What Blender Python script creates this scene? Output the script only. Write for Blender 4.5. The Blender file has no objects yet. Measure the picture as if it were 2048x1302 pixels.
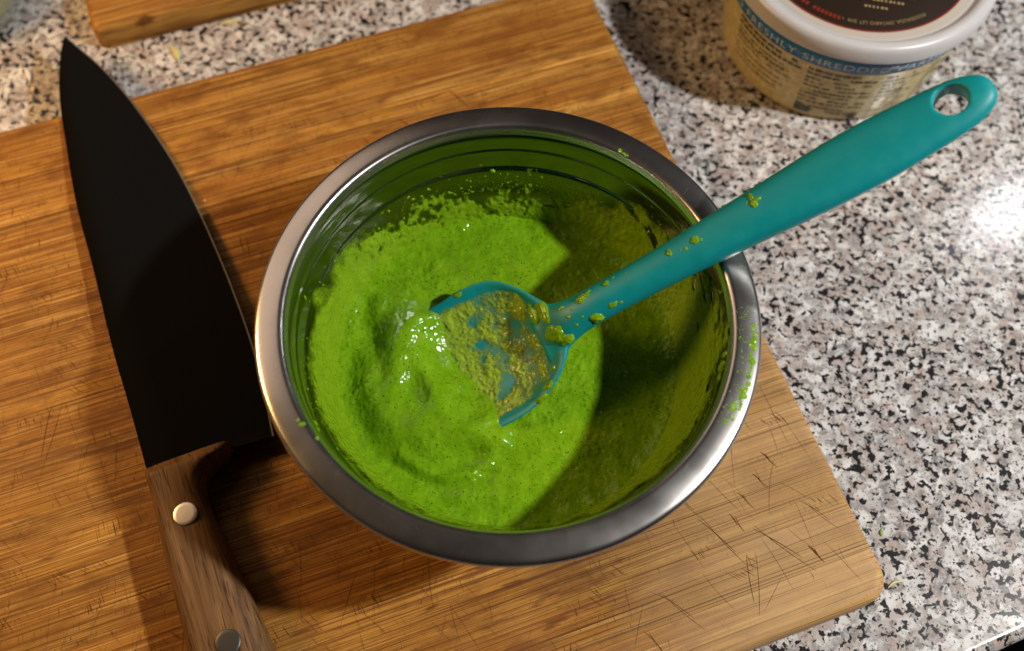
import bpy, bmesh, math, random
from mathutils import Vector, Matrix, noise
from mathutils.bvhtree import BVHTree

# ------------------------------------------------------------------ scene, camera, light
# Lengths are written in units of 0.83 mm (S metres); z = 0 is the counter top.
S = 0.00083
sc = bpy.context.scene
C = sc.collection
random.seed(7)

CAM = Vector((1.5, -172.4, 458.2))
PITCH, ROLL = math.radians(64.788), math.radians(1.099)
fwd = Vector((0, math.cos(PITCH), -math.sin(PITCH)))
rgt = Vector((1, 0, 0)); upv = rgt.cross(fwd)
R2 = rgt*math.cos(ROLL) + upv*math.sin(ROLL)
U2 = -rgt*math.sin(ROLL) + upv*math.cos(ROLL)
cd = bpy.data.cameras.new('camera'); cam = bpy.data.objects.new('camera', cd); C.objects.link(cam)
m = Matrix((R2, U2, -fwd)).transposed().to_4x4(); m.translation = CAM*S
cam.matrix_world = m
cd.sensor_width = 36; cd.lens = 1990/2048*36; cd.clip_start = 0.01; cd.clip_end = 50
cd.dof.use_dof = True
cd.dof.focus_distance = (Vector((15, 0, 66))-CAM).dot(fwd)*S
cd.dof.aperture_fstop = 7.0
sc.camera = cam

w = bpy.data.worlds.new('World'); sc.world = w; w.use_nodes = True
w.node_tree.nodes['Background'].inputs[0].default_value = (1.0, 0.80, 0.66, 1)
w.node_tree.nodes['Background'].inputs[1].default_value = 0.017

def lamp(name, loc, target, watts, color, radius, spot=None):
    ld = bpy.data.lights.new(name, 'AREA')
    ld.shape = 'DISK'; ld.size = 2*radius*S; ld.energy = watts; ld.color = color
    o = bpy.data.objects.new(name, ld); C.objects.link(o)
    o.location = Vector(loc)*S
    o.rotation_euler = (Vector(target)-Vector(loc)).to_track_quat('-Z', 'Y').to_euler()
    return o
lamp('lamp_right', (760, -60, 820), (60, 20, 30), 9.8, (1.0, 0.965, 0.92), 26)
lamp('lamp_left', (-570, 100, 390), (-230, 190, 0), 2.05, (1.0, 0.57, 0.21), 100)
lamp('lamp_back', (266+.44*820, 115+.477*820, .761*820), (150, 60, 0), 0.32, (0.93, 0.95, 1.0), 10)
lamp('added_rim_glow', (-500, 480, 720), (-30, 40, 90), 0.62, (1.0, 0.74, 0.56), 330)  # unseen soft warm light, added for the bowl rim to reflect

sc.view_settings.view_transform = 'Standard'; sc.view_settings.look = 'None'
sc.view_settings.exposure = 0.0; sc.view_settings.gamma = 1.0
sc.cycles.use_denoising = True
sc.cycles.max_bounces = 10
sc.cycles.caustics_reflective = False; sc.cycles.caustics_refractive = False
sc.cycles.sample_clamp_indirect = 6

# ------------------------------------------------------------------ helpers
def mesh_obj(name, verts, faces, mat=None, parent=None, loc=None, smooth=True):
    """One mesh object; verts in units, relative to the parent's base (or to loc)."""
    me = bpy.data.meshes.new(name)
    me.from_pydata([tuple(Vector(v)*S) for v in verts], [], faces)
    if smooth:
        me.polygons.foreach_set('use_smooth', [True]*len(me.polygons))
    me.update()
    o = bpy.data.objects.new(name, me); C.objects.link(o)
    if mat: me.materials.append(mat)
    if parent: o.parent = parent
    if loc is not None: o.location = Vector(loc)*S
    return o

def cover(o, vals):
    a = o.data.attributes.new('cover', 'FLOAT', 'POINT'); a.data.foreach_set('value', vals)

def link(name, me, mat=None, parent=None, loc=None):
    o = bpy.data.objects.new(name, me); C.objects.link(o)
    if mat and not me.materials: me.materials.append(mat)
    if parent: o.parent = parent
    if loc is not None: o.location = Vector(loc)*S
    return o

def thing(name, label, cat, loc=(0, 0, 0), group=None):
    o = bpy.data.objects.new(name, None); C.objects.link(o)
    o.empty_display_size = 0.01
    o.location = Vector(loc)*S; o['label'] = label; o['category'] = cat
    if group: o['group'] = group
    return o

def tag(o, label, cat, group=None):
    o['label'] = label; o['category'] = cat
    if group: o['group'] = group
    return o

def catmull(pts, n=5):
    out = []
    P = [pts[0]] + list(pts) + [pts[-1]]
    for i in range(1, len(P)-2):
        a, b, c, d = [Vector(P[k]) for k in (i-1, i, i+1, i+2)]
        for k in range(n):
            t = k/n
            out.append(0.5*((2*b)+(c-a)*t+(2*a-5*b+4*c-d)*t*t+(3*b-a-3*c+d)*t**3))
    out.append(Vector(pts[-1]))
    return out

def lathe(profile, seg=128, closed=False):
    """profile: list of (r, z) -> verts, faces"""
    V, F = [], []
    n = len(profile)
    for i in range(seg):
        a = 2*math.pi*i/seg
        for r, z in profile:
            V.append((r*math.cos(a), r*math.sin(a), z))
    for i in range(seg):
        j = (i+1) % seg
        for k in range(n-1 if not closed else n):
            l = (k+1) % n
            F.append((i*n+k, j*n+k, j*n+l, i*n+l))
    return V, F

def lerp_table(tab, x):
    if x <= tab[0][0]: return tab[0][1]
    for (a, b), (c, d) in zip(tab, tab[1:]):
        if x <= c:
            t = (x-a)/(c-a); return b+(d-b)*t
    return tab[-1][1]

def sstep(a, b, x):
    t = min(1, max(0, (x-a)/(b-a))); return t*t*(3-2*t)

def fbm(p, o=3): return noise.fractal(Vector(p), 1.0, 2.0, o)

# node helper ---------------------------------------------------------------
class NT:
    def __init__(s, name):
        s.mat = bpy.data.materials.new(name); s.mat.use_nodes = True
        s.t = s.mat.node_tree; s.b = s.t.nodes['Principled BSDF']
    def n(s, typ, **kw):
        nd = s.t.nodes.new(typ)
        for k, v in kw.items(): setattr(nd, k, v)
        return nd
    def set(s, sock, v):
        if isinstance(v, bpy.types.NodeSocket): s.t.links.new(v, sock)
        elif v is not None: sock.default_value = v
    def coords(s, kind='WORLD', rot=0.0, scale=(1, 1, 1)):
        """coordinates in units (0.83 mm)"""
        if kind == 'WORLD': v = s.n('ShaderNodeNewGeometry').outputs['Position']
        else: v = s.n('ShaderNodeTexCoord').outputs['Object']
        if rot:
            r = s.n('ShaderNodeVectorRotate', rotation_type='Z_AXIS'); s.set(r.inputs['Vector'], v)
            r.inputs['Angle'].default_value = rot; v = r.outputs[0]
        mu = s.n('ShaderNodeVectorMath', operation='MULTIPLY'); s.set(mu.inputs[0], v)
        mu.inputs[1].default_value = tuple(c/S for c in scale)
        return mu.outputs[0]
    def scale(s, v, sc_):
        mu = s.n('ShaderNodeVectorMath', operation='MULTIPLY'); s.set(mu.inputs[0], v)
        mu.inputs[1].default_value = sc_; return mu.outputs[0]
    def rotz(s, v, a):
        r = s.n('ShaderNodeVectorRotate', rotation_type='Z_AXIS'); s.set(r.inputs['Vector'], v)
        r.inputs['Angle'].default_value = a; return r.outputs[0]
    def addv(s, v, u):
        mu = s.n('ShaderNodeVectorMath', operation='ADD'); s.set(mu.inputs[0], v); s.set(mu.inputs[1], u)
        return mu.outputs[0]
    def noise(s, v, scale=1, detail=2, rough=.5, dist=0, col=False):
        nd = s.n('ShaderNodeTexNoise'); s.set(nd.inputs['Vector'], v)
        nd.inputs['Scale'].default_value = scale; nd.inputs['Detail'].default_value = detail
        nd.inputs['Roughness'].default_value = rough; nd.inputs['Distortion'].default_value = dist
        return nd.outputs['Color' if col else 'Fac']
    def vor(s, v, scale=1, out='Distance', feature='F1', rnd=1):
        nd = s.n('ShaderNodeTexVoronoi', feature=feature); s.set(nd.inputs['Vector'], v)
        nd.inputs['Scale'].default_value = scale; nd.inputs['Randomness'].default_value = rnd
        return nd.outputs[out]
    def ramp(s, f, stops, interp='LINEAR'):
        nd = s.n('ShaderNodeValToRGB'); s.set(nd.inputs[0], f); cr = nd.color_ramp; cr.interpolation = interp
        while len(cr.elements) < len(stops): cr.elements.new(0.5)
        for e, (p, c) in zip(cr.elements, stops):
            e.position = p; e.color = (c if len(c) == 4 else (*c, 1)) if not isinstance(c, (int, float)) else (c, c, c, 1)
        return nd.outputs[0]
    def map(s, f, a, b, c=0, d=1):
        nd = s.n('ShaderNodeMapRange'); s.set(nd.inputs[0], f)
        for i, x in enumerate((a, b, c, d)): nd.inputs[i+1].default_value = x
        return nd.outputs[0]
    def mix(s, f, a, b, mode='MIX'):
        nd = s.n('ShaderNodeMix', data_type='RGBA', blend_type=mode); s.set(nd.inputs[0], f)
        for i, x in ((6, a), (7, b)):
            if isinstance(x, (tuple, list)) and len(x) == 3: x = (*x, 1)
            s.set(nd.inputs[i], x)
        return nd.outputs[2]
    def math(s, op, a, b=0.0):
        nd = s.n('ShaderNodeMath', operation=op); s.set(nd.inputs[0], a); s.set(nd.inputs[1], b); return nd.outputs[0]
    def bump(s, h, strength=.3, dist=1.0):
        nd = s.n('ShaderNodeBump'); s.set(nd.inputs['Height'], h)
        nd.inputs['Strength'].default_value = strength; nd.inputs['Distance'].default_value = dist*S
        s.set(s.b.inputs['Normal'], nd.outputs[0]); return nd.outputs[0]
    def p(s, **kw):
        names = dict(color='Base Color', rough='Roughness', metal='Metallic', spec='Specular IOR Level', sss='Subsurface Weight',
                     trans='Transmission Weight', ior='IOR', coat='Coat Weight', coat_rough='Coat Roughness', aniso='Anisotropic', sheen='Sheen Weight')
        for k, v in kw.items():
            if isinstance(v, (tuple, list)) and len(v) == 3: v = (*v, 1)
            s.set(s.b.inputs[names[k]], v)
        return s.mat

def plain(name, color, rough=.5, **kw):
    t = NT(name); return t.p(color=color, rough=rough, **kw)

# ------------------------------------------------------------------ materials
ANG = 0.3576                       # direction of the cutting board's long side
T_BOARD = 22.0
RZ = 107.0                         # bowl rim height

def mat_granite():
    t = NT('granite'); c = t.coords('WORLD')
    wob = t.noise(c, .22, 2, .5, 0, True)
    cw = t.addv(c, t.scale(wob, (5, 5, 5)))
    cell = t.vor(cw, .19, 'Color')                        # crystal patches
    sep = t.n('ShaderNodeSeparateColor'); t.set(sep.inputs[0], cell)
    base = t.ramp(sep.outputs[0], [(0, (.53, .52, .505)), (.26, (.66, .65, .635)), (.42, (.32, .305, .295)),
                                   (.58, (.36, .30, .27)), (.74, (.20, .19, .185)), (.9, (.52, .50, .48))])
    soft = t.noise(c, .27, 4, .62)
    base = t.mix(t.map(soft, .46, .60, 0, .7), base, (.56, .55, .535))
    pink = t.noise(c, .10, 3, .55)
    base = t.mix(t.map(pink, .48, .62, 0, .62), base, (.37, .285, .25))
    g2 = t.noise(t.addv(c, (31, 7, 0)), .25, 4, .6, .3)
    base = t.mix(t.map(g2, .53, .62, 0, .75), base, (.19, .175, .17))
    # black mica flecks, clustered
    cl = t.noise(c, .05, 2, .5)
    fl = t.noise(t.addv(c, (77, 13, 0)), .275, 2.8, .55, .3)
    f = t.math('ADD', fl, t.math('MULTIPLY', cl, .24))
    base = t.mix(t.map(f, .672, .700), base, (.014, .013, .014))
    f2 = t.noise(t.addv(c, (11, 93, 0)), .58, 2.5, .55, .2)
    base = t.mix(t.map(f2, .605, .65, 0, .93), base, (.022, .020, .020))
    t.bump(t.noise(c, .6, 2), .015, 1)
    return t.p(color=base, rough=.18, spec=.5)

def mat_bamboo(name='bamboo', rot=-ANG, tone=1.0, worn=1.0):
    t = NT(name); c = t.coords('WORLD', rot)
    oi = t.n('ShaderNodeObjectInfo').outputs['Random']
    off = t.n('ShaderNodeCombineXYZ'); t.set(off.inputs[0], t.math('MULTIPLY', oi, 700)); t.set(off.inputs[1], 0.0)
    cs = t.addv(c, off.outputs[0])
    tonec = t.ramp(oi, [(0, (.34*tone, .152*tone, .023*tone)), (.3, (.46*tone, .232*tone, .043*tone)), (.55, (.31*tone, .130*tone, .018*tone)), (.8, (.49*tone, .258*tone, .054*tone)), (1, (.38*tone, .178*tone, .029*tone))])
    # fibre streaks; the slow ones run on from strip to strip
    f1 = t.noise(t.scale(cs, (.022, 1.15, .3)), 1, 5, .74, .2)
    col = t.mix(t.map(f1, .45, .62, 0, .82), tonec, (.150, .054, .010))
    f2 = t.noise(t.scale(c, (.014, .07, .1)), 1, 6, .7, .6)
    col = t.mix(t.map(f2, .50, .68, 0, .55), col, (.165, .052, .009))
    f3 = t.noise(t.scale(cs, (.008, .85, .2)), 1, 4, .65)
    col = t.mix(t.map(f3, .54, .64, 0, .6), col, (.58, .36, .105))
    fl = t.noise(t.scale(cs, (.006, 1.25, .3)), 1, 4, .65)
    col = t.mix(t.map(fl, .545, .60, 0, .82), col, (.105, .033, .006))
    # brown nodes of the bamboo
    nd = t.noise(t.scale(cs, (.045, .22, .1)), 1, 3, .55)
    col = t.mix(t.map(nd, .62, .72, 0, .85), col, (.11, .034, .006))
    # wear: short ticks across the fibre, stains, dark smudges
    mk = t.noise(c, .022, 2, .5)
    if worn:
        tk = t.noise(t.scale(t.rotz(c, .12), (1.15, .13, 1)), 1, 2, .6, .3)
        k = t.math('MULTIPLY', t.map(tk, .635, .67), t.map(mk, .42, .6))
        col = t.mix(t.math('MULTIPLY', k, .8), col, (.085, .030, .007))
        tk2 = t.noise(t.scale(t.rotz(c, -.45), (.95, .06, 1)), 1, 2, .6, .2)
        col = t.mix(t.math('MULTIPLY', t.map(tk2, .655, .685), .6), col, (.12, .045, .012))
        tk3 = t.noise(t.scale(t.rotz(c, .55), (.9, .05, 1)), 1, 2, .6, .2)
        col = t.mix(t.math('MULTIPLY', t.map(tk3, .665, .695), .55), col, (.14, .055, .015))
        yl = t.noise(t.scale(t.addv(c, (200, 40, 0)), (.02, .05, 1)), 1, 3, .6)
        col = t.mix(t.map(yl, .63, .72, 0, .6), col, (.36, .19, .012))
        sm = t.noise(t.scale(t.addv(c, (20, 300, 0)), (.03, .07, 1)), 1, 4, .6)
        col = t.mix(t.map(sm, .50, .67, 0, .72), col, (.135, .045, .008))
        rd = t.noise(t.scale(t.addv(c, (90, 700, 0)), (.010, .03, 1)), 1, 5, .65)
        col = t.mix(t.map(rd, .50, .68, 0, .5), col, (.235, .088, .014))
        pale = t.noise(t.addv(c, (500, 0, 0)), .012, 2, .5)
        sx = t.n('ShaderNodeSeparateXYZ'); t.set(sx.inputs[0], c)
        corner_grad = t.math('ADD', t.math('MULTIPLY', sx.outputs[0], .0035), t.math('MULTIPLY', sx.outputs[1], -.0022))   # paler towards the front right corner
        col = t.mix(t.map(t.math('ADD', pale, corner_grad), .56, 1.08, 0, .50), col, (.60, .395, .185))
        t.bump(t.math('SUBTRACT', t.math('MULTIPLY', f1, -.5), t.math('MULTIPLY', k, .8)), .25, .35)
    col = t.mix(1.0, col, t.ramp(oi, [(0, (.86, .83, .78)), (.2, (1.16, 1.17, 1.2)), (.4, (.92, .88, .82)), (.6, (1.12, 1.12, 1.14)), (.8, (.80, .75, .68)), (1, (1.06, 1.06, 1.06))]), 'MULTIPLY')
    hl = t.noise(t.scale(cs, (.005, 2.2, .3)), 1, 2, .5)
    col = t.mix(t.map(hl, .60, .65, 0, .75), col, (.085, .026, .005))
    return t.p(color=col, rough=t.map(f1, .3, .7, .46, .6), spec=.2)

def mat_walnut():
    t = NT('walnut'); c = t.coords('OBJECT', 1.16)
    f1 = t.noise(t.scale(c, (.022, .42, .3)), 1, 4, .6, .6)
    col = t.ramp(f1, [(.30, (.060, .028, .011)), (.46, (.125, .064, .025)), (.62, (.185, .100, .041)), (.75, (.235, .135, .060))])
    pores = t.noise(t.scale(c, (.075, 1.25, .8)), 1, 2, .5)
    col = t.mix(t.map(pores, .60, .67, 0, .85), col, (.028, .010, .004))
    fine = t.noise(t.scale(c, (.06, 2.6, 1)), 1, 2)
    col = t.mix(t.map(fine, .5, .7, 0, .3), col, (.10, .042, .014))
    t.bump(t.math('MULTIPLY', pores, -1), .25, .4)
    return t.p(color=col, rough=.55, spec=.25)

def mat_steel(name, r0, r1, k=1.0):
    t = NT(name); c = t.coords('OBJECT')
    sp = t.n('ShaderNodeSeparateXYZ'); t.set(sp.inputs[0], c)
    r = t.math('SQRT', t.math('ADD', t.math('POWER', sp.outputs[0], 2), t.math('POWER', sp.outputs[1], 2)))
    cv = t.n('ShaderNodeCombineXYZ'); t.set(cv.inputs[0], t.math('MULTIPLY', r, 2.2)); t.set(cv.inputs[1], t.math('MULTIPLY', sp.outputs[2], 1.6))
    ring = t.noise(cv.outputs[0], 1.4, 2, .6)
    blot = t.noise(c, .05, 3, .55)
    scr = t.noise(t.scale(t.rotz(c, .6), (1.6, .05, .4)), 1, 2)
    scr2 = t.noise(t.scale(t.rotz(c, -.9), (1.8, .06, .4)), 1, 2)
    s2 = t.math('MAXIMUM', t.map(scr, .72, .80, 0, .5), t.map(scr2, .73, .81, 0, .5))
    rough = t.math('ADD', t.map(blot, .35, .7, r0, r1), t.math('MULTIPLY', s2, .18))
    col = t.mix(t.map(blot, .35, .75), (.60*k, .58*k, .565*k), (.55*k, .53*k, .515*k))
    t.bump(t.math('ADD', t.math('MULTIPLY', ring, .4), t.math('MULTIPLY', s2, -.3)), .10, .12)
    return t.p(color=col, metal=1.0, rough=rough)

def mat_pesto(name='pesto', film=False):
    t = NT(name); c = t.coords('WORLD')
    n1 = t.noise(c, .16, 4, .6)
    col = t.ramp(n1, [(.30, (.112, .252, .003)), (.5, (.143, .300, .005)), (.72, (.182, .340, .009))])
    n2 = t.noise(c, 1.1, 3, .6)
    col = t.mix(t.map(n2, .60, .72, 0, .5), col, (.36, .48, .04))       # pale cheese and nut grains
    n3 = t.noise(t.addv(c, (40, 9, 3)), .85, 2, .5)
    col = t.mix(t.map(n3, .63, .68, 0, .8), col, (.045, .145, .004))    # basil flecks
    n4 = t.vor(t.addv(c, (5, 5, 1)), .30)
    col = t.mix(t.map(n4, .12, .07), col, (.012, .045, .004))           # tiny dark specks
    if film: col = t.mix(.18, col, (.22, .27, .016))
    b1 = t.noise(c, .52, 0, .5); b2 = t.noise(t.addv(c, (8, 2, 5)), 1.0, 0, .5)
    pat = t.map(t.noise(t.addv(c, (70, 3, 0)), .06, 2), .40, .62)
    h = t.math('ADD', t.math('MULTIPLY', b1, t.math('ADD', t.math('MULTIPLY', pat, .9), .25)), t.math('MULTIPLY', b2, .22))
    t.bump(h, .54, .9)
    t.b.inputs['Subsurface Radius'].default_value = (1.2*S, 1.6*S, .3*S)
    t.b.inputs['Subsurface Scale'].default_value = 1.0
    return t.p(color=col, rough=t.map(n1, .3, .7, .09, .14), spec=.26, sss=.2)

def mat_film(name, lo, hi, tint):
    """thin sauce film: how far it covers what lies under it follows its thickness ('cover')"""
    mat = mat_pesto(name, True); t = NT.__new__(NT); t.mat = mat; t.t = mat.node_tree; t.b = t.t.nodes['Principled BSDF']
    at = t.n('ShaderNodeAttribute', attribute_name='cover').outputs['Fac']; c = t.coords('WORLD')
    n = t.noise(c, .8, 4, .65); n2 = t.noise(t.addv(c, (9, 4, 30)), .22, 3, .6)
    a = t.math('ADD', at, t.math('ADD', t.math('MULTIPLY', t.math('SUBTRACT', n, .5), 1.5), t.math('MULTIPLY', t.math('SUBTRACT', n2, .5), 1.1)))
    t.set(t.b.inputs['Alpha'], t.map(a, lo, hi))
    old = t.b.inputs['Base Color'].links[0].from_socket
    t.set(t.b.inputs['Base Color'], t.mix(tint[3], old, tint[:3]))
    t.b.inputs['Subsurface Weight'].default_value = 0
    return mat

def mat_silicone():
    t = NT('teal_silicone'); c = t.coords('WORLD')
    f = t.noise(c, 1.8, 3, .6); sm = t.noise(c, .12, 3, .6)
    col = t.mix(t.map(sm, .3, .7), (.0012, .215, .230), (.0016, .235, .248))
    t.bump(f, .10, .25)
    return t.p(color=col, rough=t.map(sm, .35, .7, .40, .52), spec=.34)

M = {}
M['granite'] = mat_granite()
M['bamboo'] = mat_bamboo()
M['block'] = mat_bamboo('oiled_wood', -ANG, 1.0, 0)
M['walnut'] = mat_walnut()
M['steel'] = mat_steel('satin_steel', .23, .29)
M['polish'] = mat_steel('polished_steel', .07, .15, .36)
M['pesto'] = mat_pesto()
M['film'] = mat_film('pesto_film', -.25, 1.0, (.16, .24, .006, .15))
M['scum'] = mat_film('pesto_scum', -.15, .95, (.36, .48, .05, .5))
M['silicone'] = mat_silicone()
M['cut'] = plain('knife_cut', (.095, .036, .010), .8, spec=.1)
M['blade'] = plain('black_blade', (.0058, .0060, .0064), .6, spec=.0)
M['edge'] = plain('honed_edge', (.20, .17, .14), .45, metal=.6)
M['rivet'] = plain('rivet_steel', (.62, .58, .53), .33, metal=.92)
M['rivet_dark_refl'] = plain('rivet_steel_dark_reflection', (.13, .125, .12), .4, metal=.9)  # same rivet steel with a dark reflection put into its colour
M['dark'] = plain('dark_floor', (.004, .004, .004), .9, spec=0)

# ------------------------------------------------------------------ counter and floor
def counter():
    # slab with a rounded front edge; front edge runs parallel to the boards
    d = Vector((math.cos(.40), math.sin(.40))); nrm = Vector((d.y, -d.x))      # outward to the front
    p0 = Vector((227, -108.5))
    prof = [(-900, 0)] + [(-8*k, 0) for k in range(6, 1, -1)] + [(-6, 0)]
    for k in range(1, 13):
        a = k/12*math.pi/2; prof.append((-6+6*math.sin(a), -6+6*math.cos(a)))
    prof += [(0, -40), (-900, -40)]
    L0, L1 = -1100, 900
    V, F = [], []
    for t in (L0, L1):
        for o, z in prof:
            q = p0 + d*t + nrm*o; V.append((q.x, q.y, z))
    n = len(prof)
    for k in range(n):
        l = (k+1) % n; F.append((k, l, n+l, n+k))
    o = mesh_obj('countertop', V, F, M['granite'])
    o['kind'] = 'structure'
    for p_ in o.data.polygons: p_.use_smooth = len(p_.vertices) == 4 and abs(p_.normal.z) < .99
    o2 = mesh_obj('floor', [(-3000, -3000, -1080), (3000, -3000, -1080), (3000, 3000, -1080), (-3000, 3000, -1080)], [(0, 1, 2, 3)], M['dark'])
    o2['kind'] = 'structure'
counter()

# ------------------------------------------------------------------ boards
EU = Vector((math.cos(ANG), math.sin(ANG))); EV = Vector((-math.sin(ANG), math.cos(ANG)))

def board(root, base, u0, u1, v0, v1, T, rc, re, widths, mat):
    """laminated board in its own u, v frame; one mesh per glued strip"""
    def inside(u, v):
        cx = min(max(u, u0+rc), u1-rc); cy = min(max(v, v0+rc), v1-rc)
        dx, dy = u-cx, v-cy
        if dx == 0 and dy == 0: return min(u-u0, u1-u, v-v0, v1-v)
        if (dx == 0) or (dy == 0): return min(u-u0, u1-u, v-v0, v1-v)
        return rc-math.hypot(dx, dy)
    def ends(v):
        e = 0
        if v < v0+rc: e = v0+rc-v
        if v > v1-rc: e = v-(v1-rc)
        e = min(e, rc)
        sh = rc-math.sqrt(max(0, rc*rc-e*e))
        return u0+sh, u1-sh
    def top(d):
        if d >= re: return T
        d = max(d, 0); return T-(re-math.sqrt(max(0, re*re-(re-d)**2)))
    v = v0; k = 0
    while v < v1-1e-6:
        wd = widths(k); vb = min(v1, v+wd)
        if v1-vb < 1.5: vb = v1
        nv = 3
        edge = v < v0+rc or vb > v1-rc
        if edge: nv = max(6, int((vb-v)/.6))
        vs = [v+(vb-v)*i/nv for i in range(nv+1)]
        g = .06
        if v > v0: vs[0] += g
        if vb < v1: vs[-1] -= g
        dz = random.uniform(-.03, .03)
        us = [0, .06, .18, .35, .6, 1, 1.6, 2.4, 3.4, 4.6, 6.2, 9, 14]
        V, F = [], []
        cols = None
        for vv in vs:
            a, b = ends(vv)
            row = [a]+[a+x for x in us[1:]] + [a+(b-a)*f for f in (.2, .4, .6, .8)] + [b-x for x in reversed(us[1:])] + [b]
            cols = len(row)+2
            r3 = [(a, vv, 0)] + [(x, vv, top(inside(x, vv))+dz) for x in row] + [(b, vv, 0)]
            V += [(EU.x*x+EV.x*y-base[0], EU.y*x+EV.y*y-base[1], z-base[2]) for x, y, z in r3]
        for i in range(len(vs)-1):
            for j in range(cols-1):
                F.append((i*cols+j, i*cols+j+1, (i+1)*cols+j+1, (i+1)*cols+j))
        # closing sides
        n0 = 0; nl = (len(vs)-1)*cols
        V += V[n0:n0+cols] + V[nl:nl+cols]; nb = len(V)-2*cols
        F.append(tuple(nb+j for j in reversed(range(cols))))
        F.append(tuple(nb+cols+j for j in range(cols)))
        o = mesh_obj('strip', V, F, mat, root)
        for p_ in o.data.polygons: p_.use_smooth = len(p_.vertices) == 4
        v = vb; k += 1

bb = (0, 40, 0.0)
cb = thing('cutting_board', 'large worn bamboo cutting board with knife scars under the steel bowl', 'cutting board', bb)
rs = random.Random(3)
wl = [rs.choice((6.5, 8, 9.5, 11, 13)) for _ in range(80)]
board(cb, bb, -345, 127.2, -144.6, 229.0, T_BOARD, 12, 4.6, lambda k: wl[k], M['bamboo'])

# knife scars: thin dark slivers cut into the board's face
def scars():
    r = random.Random(12); V, F = [], []
    def cut(u, v, ang, ln, wd, bend=0.0):
        n = 5; i0 = len(V); d = Vector((math.cos(ang), math.sin(ang))); q = Vector((-d.y, d.x))
        for k in range(n+1):
            t = k/n; ww = wd*math.sin(math.pi*min(.97, max(.03, t)))**.6
            c = Vector((u, v)) + d*(ln*(t-.5)) + q*(bend*math.sin(math.pi*t))
            for s_ in (-1, 1):
                x = c + q*(ww*s_*.5)
                x.x = min(121.5, max(-340, x.x)); x.y = min(223.5, max(-139, x.y))
                V.append((EU.x*x.x+EV.x*x.y-bb[0], EU.y*x.x+EV.y*x.y-bb[1], T_BOARD+.085))
            if k: a = i0+2*(k-1); F.append((a, a+2, a+3, a+1))
    for i in range(600):                                       # long fine strokes of the blade
        u = r.uniform(-300, 118); v = r.uniform(-136, 222)
        a = r.gauss(-1.32, .22) if r.random() < .6 else r.gauss(1.15, .35)
        cut(u, v, a, r.uniform(6, 38)*r.random()**.5, r.uniform(.06, .16), r.gauss(0, .5))
    for i in range(110):                                        # clusters of short parallel nicks
        u = r.uniform(-300, 115); v = r.uniform(-135, 190); a = r.gauss(-1.25, .25)
        for k in range(r.randint(4, 13)):
            cut(u+k*r.uniform(.8, 2.2), v+r.gauss(0, 1.3), a+r.gauss(0, .08), r.uniform(2, 8), r.uniform(.10, .26))
    for u, v, a, ln, wd in ((88, -108, -.95, 40, .7), (64, -96, -1.15, 36, .6), (70, -118, 1.25, 34, .6), (100, -70, -1.2, 9, 1.2), (92, -78, -1.2, 8, 1.0), (82, -84, -1.2, 10, .9),
                            (101, -116, -1.3, 9, 1.7), (74, -92, -1.4, 10, 1.0), (-207, 50, 1.2, 46, .7), (-40, 150, -.6, 22, .9), (0, 160, -1.0, 26, .9), (30, 170, -1.1, 25, .7),
                            (-100, 118, 1.52, 16, 1.1), (35, -118, -1.0, 30, .5), (55, -75, -1.1, 28, .5), (110, -100, -1.0, 26, .4), (20, -128, -1.2, 20, .5)):
        cut(u, v, a+.05, ln*.6, wd*.5, .4); cut(u+2, v-3, a-.06, ln*.8, wd*.35, -.6)
    o = mesh_obj('knife_scars', V, F, M['cut'], cb); o['kind'] = 'stuff'
scars()

b2 = (-60, 330, 0)
wb = thing('wooden_board', 'smaller plain wooden board with rounded edges lying behind the cutting board', 'wooden board', b2)
board(wb, b2, -150, 70, 285.6, 430, 18.5, 6, 5.5, lambda k: (24, 30, 22, 36, 28, 20, 30)[k % 7], M['block'])

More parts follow.
